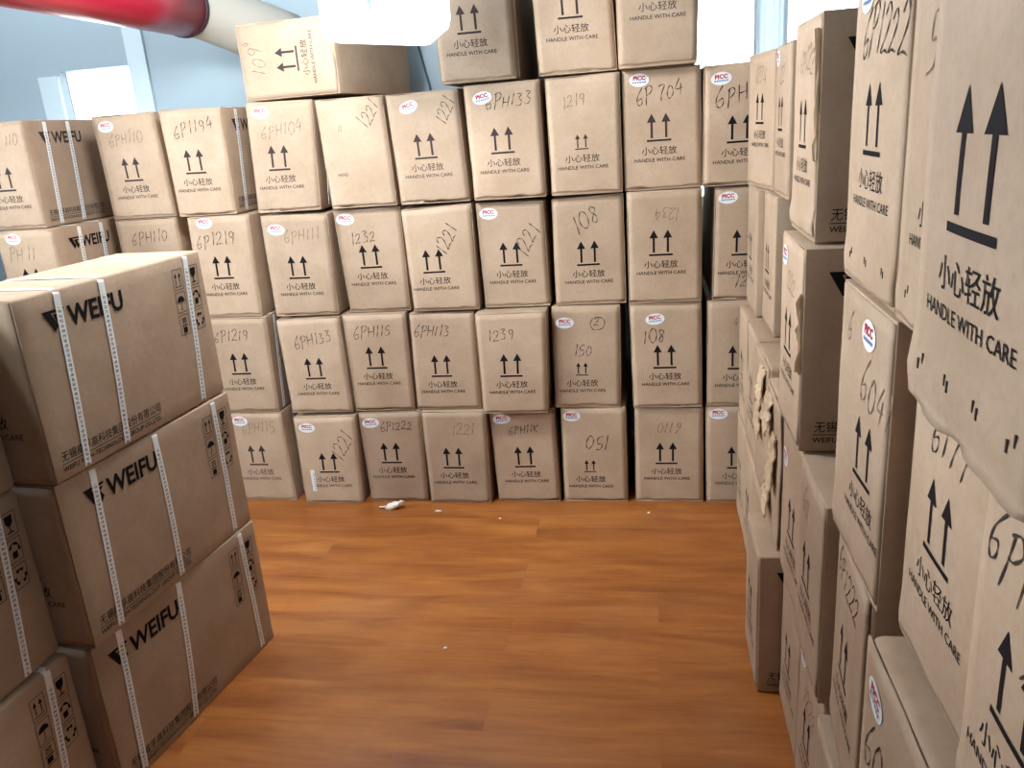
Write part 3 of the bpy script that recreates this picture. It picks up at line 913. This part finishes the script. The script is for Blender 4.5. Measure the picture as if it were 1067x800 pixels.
# third row
right('narrow third row carton end touching the back stack', .328, 2.682, 2.935, Z2, 2, side=True, h=.405)
right('third row carton with a logo on its shaded side, above the bare pale top', .348, 2.425, 2.674, Z2, 2, side=True, h=.405)
right('bare carton set far back in the third row, out of sight from the aisle', .43, 1.95, 2.20, Z2, 2, bare=True, arrows=None, L=.55)
t6 = right('tall looking third row carton with a wide lit logo side and a small sticker', .275, 1.553, 1.812, Z2, 2, side=True, sticker=(.05, .355, 0), pen=[('1222', .13, .31, .04, 0, 1)])
right('third row carton with a sticker and faded 60 written over two arrow pairs', .283, .998, 1.272, Z2, 2, sticker=(.165, .352, 0), arrows=(1.0, .165, .235),
      pen=[('6041', .20, .285, .06, -6, 1), ('6', .06, .34, .05, 0, 1)])
right('third row carton under the huge near one, hand marked 6 at its top', .304, .716, .972, Z2, 2, arrows=(1.0, .118, .250), pen=[('6177', .13, .305, .05, -3, 0)])
right('third row carton at the picture edge marked 6PH10 in bold pen', .286, .450, .710, Z2, 2, arrows=(1.0, .105, .228), pen=[('6PH10', .100, .283, .058, -6, 0), ('1', .125, .225, .05, -30, 0)])
# top row
right('top carton of the aisle wall nearest the back stack', .316, 2.590, 2.862, 1.207, 3, skew=.045, arrows=(1.0, .130, .282), pen=[('1274', .13, .33, .05, -5, 1)])
right('top carton with a small sticker and 122 in pen, beside the wide window', .358, 2.300, 2.560, 1.207, 3, sticker=(.045, .365, 0), arrows=(1.0, .119, .266), pen=[('122', .12, .32, .05, 0, 0)])
right('top carton peeping out behind the one with the torn edge strip', .372, 1.955, 2.195, 1.2, 3, L=.6)
t5 = right('top carton with a torn pale edge strip and a wide logo side', .298, 1.600, 1.862, 1.2, 3, side=True, h=.400, lip=.007, pen=[('6P122', .14, .325, .045, -4, 1)], arrows=(1.0, .125, .256))
right('top carton marked 6P1222 with a large sticker at the picture top', .288, 1.030, 1.302, 1.2, 3, h=.400, lip=.003, hang=.008, staples=3, arrows=(1.0, .130, .268),
      pen=[('6P1222', .15, .325, .056, -4, 0)], sticker=(.065, .378, 0))
right('narrow slice of a top carton between the 6P1222 one and the huge near one', .284, .774, 1.014, 1.2, 3, h=.400, lip=.002, hang=.003, bulge=.002, staples=3, arrows=(1.0, .135, .25),
      pen=[('5', .08, .30, .06, 0, 1)])
right('huge near carton at the picture corner with a bulging stapled lower edge', .222, .478, .735, 1.2, 3, h=.402, lip=.004, hang=.012, staples=4, bulge=.005, arrows=(1.12, .122, .252),
      pen=[('9', .17, .375, .06, -6, 0)])
# ragged board on the two damaged cartons
def shred(form, parent, pts, seed, m=PULP):
    """a torn piece of board: crumpled sheet with thickness"""
    bm = bmesh.new()
    n = 9
    g = {}
    for i in range(n + 1):
        for k in range(n + 1):
            u, v = i / n, k / n
            rag = 1 + .18 * noise.noise(Vector((u * 7, v * 7, seed)))
            x = pts[0] + (u - .5) * pts[2] * rag * (1 - .35 * v)
            z = pts[1] + (v - .5) * pts[3] * rag
            y = -0.006 - pts[4] * (1 - v) * (.5 + .5 * u) - .010 * noise.noise(Vector((u * 5, v * 5, seed + 9)))
            g[i, k, 0] = bm.verts.new((x, y, z)); g[i, k, 1] = bm.verts.new((x, y + .004, z))
    for i in range(n):
        for k in range(n):
            bm.faces.new([g[i, k, 0], g[i + 1, k, 0], g[i + 1, k + 1, 0], g[i, k + 1, 0]])
            bm.faces.new([g[i, k, 1], g[i, k + 1, 1], g[i + 1, k + 1, 1], g[i + 1, k, 1]])
        bm.faces.new([g[i, 0, 1], g[i + 1, 0, 1], g[i + 1, 0, 0], g[i, 0, 0]])
        bm.faces.new([g[i, n, 0], g[i + 1, n, 0], g[i + 1, n, 1], g[i, n, 1]])
        bm.faces.new([g[0, i, 1], g[0, i, 0], g[0, i + 1, 0], g[0, i + 1, 1]])
        bm.faces.new([g[n, i, 0], g[n, i, 1], g[n, i + 1, 1], g[n, i + 1, 0]])
    return obj('torn_flap', bm, m, parent)
shred(t2[1], t2[0], (.17, .33, .13, .09, .016), 2)
shred(t2[1], t2[0], (.10, .22, .14, .12, .010), 5)
shred(t3[1], t3[0], (.09, .32, .15, .09, .020), 8)
shred(t3[1], t3[0], (.17, .22, .12, .13, .014), 11)
shred(t3[1], t3[0], (.10, .10, .12, .10, .016), 14)
shred(t5[1], t5[0], (.256, .26, .010, .22, -.004), 17)
shred(t6[1], t6[0], (.253, .235, .010, .15, -.004), 21)

# ------------------------------------------------------------------ red pipe, tan pipe, hanging lamp, cable
RED = mat('red_pipe_paint', srgb(164, 22, 48), 0.3, spec=0.5)
TAN = mat('tan_pipe_lagging', srgb(198, 192, 180), 0.7)
RIM = mat('dark_pipe_collar', srgb(60, 40, 48), 0.5)
px_, pz_ = -1.815, 1.985
t = thing('overhead_pipe', 'thick glossy red overhead pipe whose tan end bends down behind the sideways carton', 'pipe', (px_, YF, pz_))
bm = bmesh.new(); tube(bm, [Vector((0, 0.001 + (3.28 - YF) * i / 12, 0)) for i in range(13)], [.108] * 13, 40); obj('pipe_barrel', bm, RED, t, True)
bm = bmesh.new(); tube(bm, [Vector((0, 3.28 - YF + d, 0)) for d in (0.001, .004, .022, .026)], [.106, .112, .112, .104], 40); obj('pipe_collar', bm, RIM, t, True)
P = [Vector((px_, 3.3075, pz_)), Vector((px_ + .008, 3.345, pz_ - .003)), Vector((px_ + .035, 3.41, pz_ - .012)), Vector((px_ + .09, 3.49, pz_ - .035)), Vector((px_ + .15, 3.57, pz_ - .066)), Vector((px_ + .205, 3.66, pz_ - .098)), Vector((px_ + .235, 3.745, pz_ - .115))]
O_ = Vector((px_, YF, pz_))
bm = bmesh.new(); tube(bm, [q - O_ for q in P], [.098, .102, .108, .116, .122, .124, .124], 36)
o = obj('lagged_bend', bm, TAN, t, True)
o['label'] = 'tan lagged bend'

LAMP = mat('lamp_diffuser', srgb(250, 250, 250), 0.4, emit=(0.72, 0.88, 1, 1), estr=3.4)
t = thing('hanging_lamp', 'glowing white lamp hanging in front of the sideways carton', 'lamp', (-.80, 2.66, 1.73))
out = [(-.19, .03), (-.185, .015), (-.17, .008), (.10, -.022), (.125, -.020), (.188, .022), (.196, .045), (.205, .26), (.19, .275), (-.01, .275), (-.015, .13), (-.028, .080), (-.045, .066), (-.058, .082), (-.07, .13), (-.085, .275), (-.18, .275), (-.195, .26)]
bm = bmesh.new()
fa = [bm.verts.new((x, -.045, z)) for x, z in out]; fb = [bm.verts.new((x, .045, z)) for x, z in out]
bm.faces.new(fa); bm.faces.new(fb[::-1])
for i in range(len(out)):
    k = (i + 1) % len(out)
    bm.faces.new((fa[k], fa[i], fb[i], fb[k]))
bmesh.ops.recalc_face_normals(bm, faces=bm.faces)
obj('lamp_diffuser', bm, LAMP, t)
bm = bmesh.new()
tube(bm, [Vector((.10, 0, .275)), Vector((.10, 0, ZC - 1.731))], [.006, .006], 10)
obj('suspension_cord', bm, mat('lamp_cord', srgb(210, 212, 214), 0.5), t)

bm = bmesh.new(); tube(bm, [Vector((-1.06, YB - .006, 2.05)), Vector((-1.0, YB - .006, 1.86)), Vector((-.955, YB - .006, 1.64)), Vector((-.93, YB - .006, 1.45))], [.0055] * 4, 8)
o = obj('wall_cable', bm, mat('dark_cable', srgb(70, 92, 104), 0.5), None, True)
o['label'] = 'thin dark cable slanting down the pale wall behind the top cartons'; o['category'] = 'cable'

# ------------------------------------------------------------------ scraps on the floor
SCRAP = mat('white_foam_scrap', srgb(226, 218, 206), 0.7)
bm = bmesh.new()
bmesh.ops.create_icosphere(bm, subdivisions=3, radius=1)
for v in bm.verts:
    n = noise.noise(v.co * 2.2)
    c = v.co * (1 + .35 * n)
    v.co = Vector((c.x * .034 + .012 * c.z, c.y * .018, max(c.z, -.55) * .019 + .0105 + .014 * max(c.x, 0)))
tube(bm, [Vector((-.028, 0, .008)), Vector((-.045, -.008, .010)), Vector((-.064, -.004, .009))], [.006, .004, .002], 8)
o = obj('foam_scrap', bm, SCRAP, None, True)
o.location = (-1.05, 2.885, 0)
o['label'] = 'crumpled white scrap on the wooden floor in front of the back stack'; o['category'] = 'litter'; o['group'] = 'scraps on the floor'
for x, y, sx, sy, lab in ((-.86, 2.86, .016, .004, 'thin pale splinter on the floor to the right of the crumpled scrap'), (-.60, 2.80, .006, .004, 'tiny white crumb on the floor before the middle of the back stack'),
                          (-.62, 1.98, .006, .005, 'tiny white crumb out in the middle of the bare floor'), (-.03, 2.86, .006, .004, 'tiny white crumb on the floor near the aisle wall')):
    bm = bmesh.new(); bmesh.ops.create_icosphere(bm, subdivisions=2, radius=1)
    for v in bm.verts:
        k = 1 + .3 * noise.noise(v.co * 2 + Vector((x * 9, 0, 0)))
        v.co = Vector((v.co.x * sx * k, v.co.y * sy * k, v.co.z * .003 * k + .003))
    o = obj('foam_scrap', bm, SCRAP, None, True)
    o.location = (x, y, 0); o['label'] = lab; o['category'] = 'litter'; o['group'] = 'scraps on the floor'
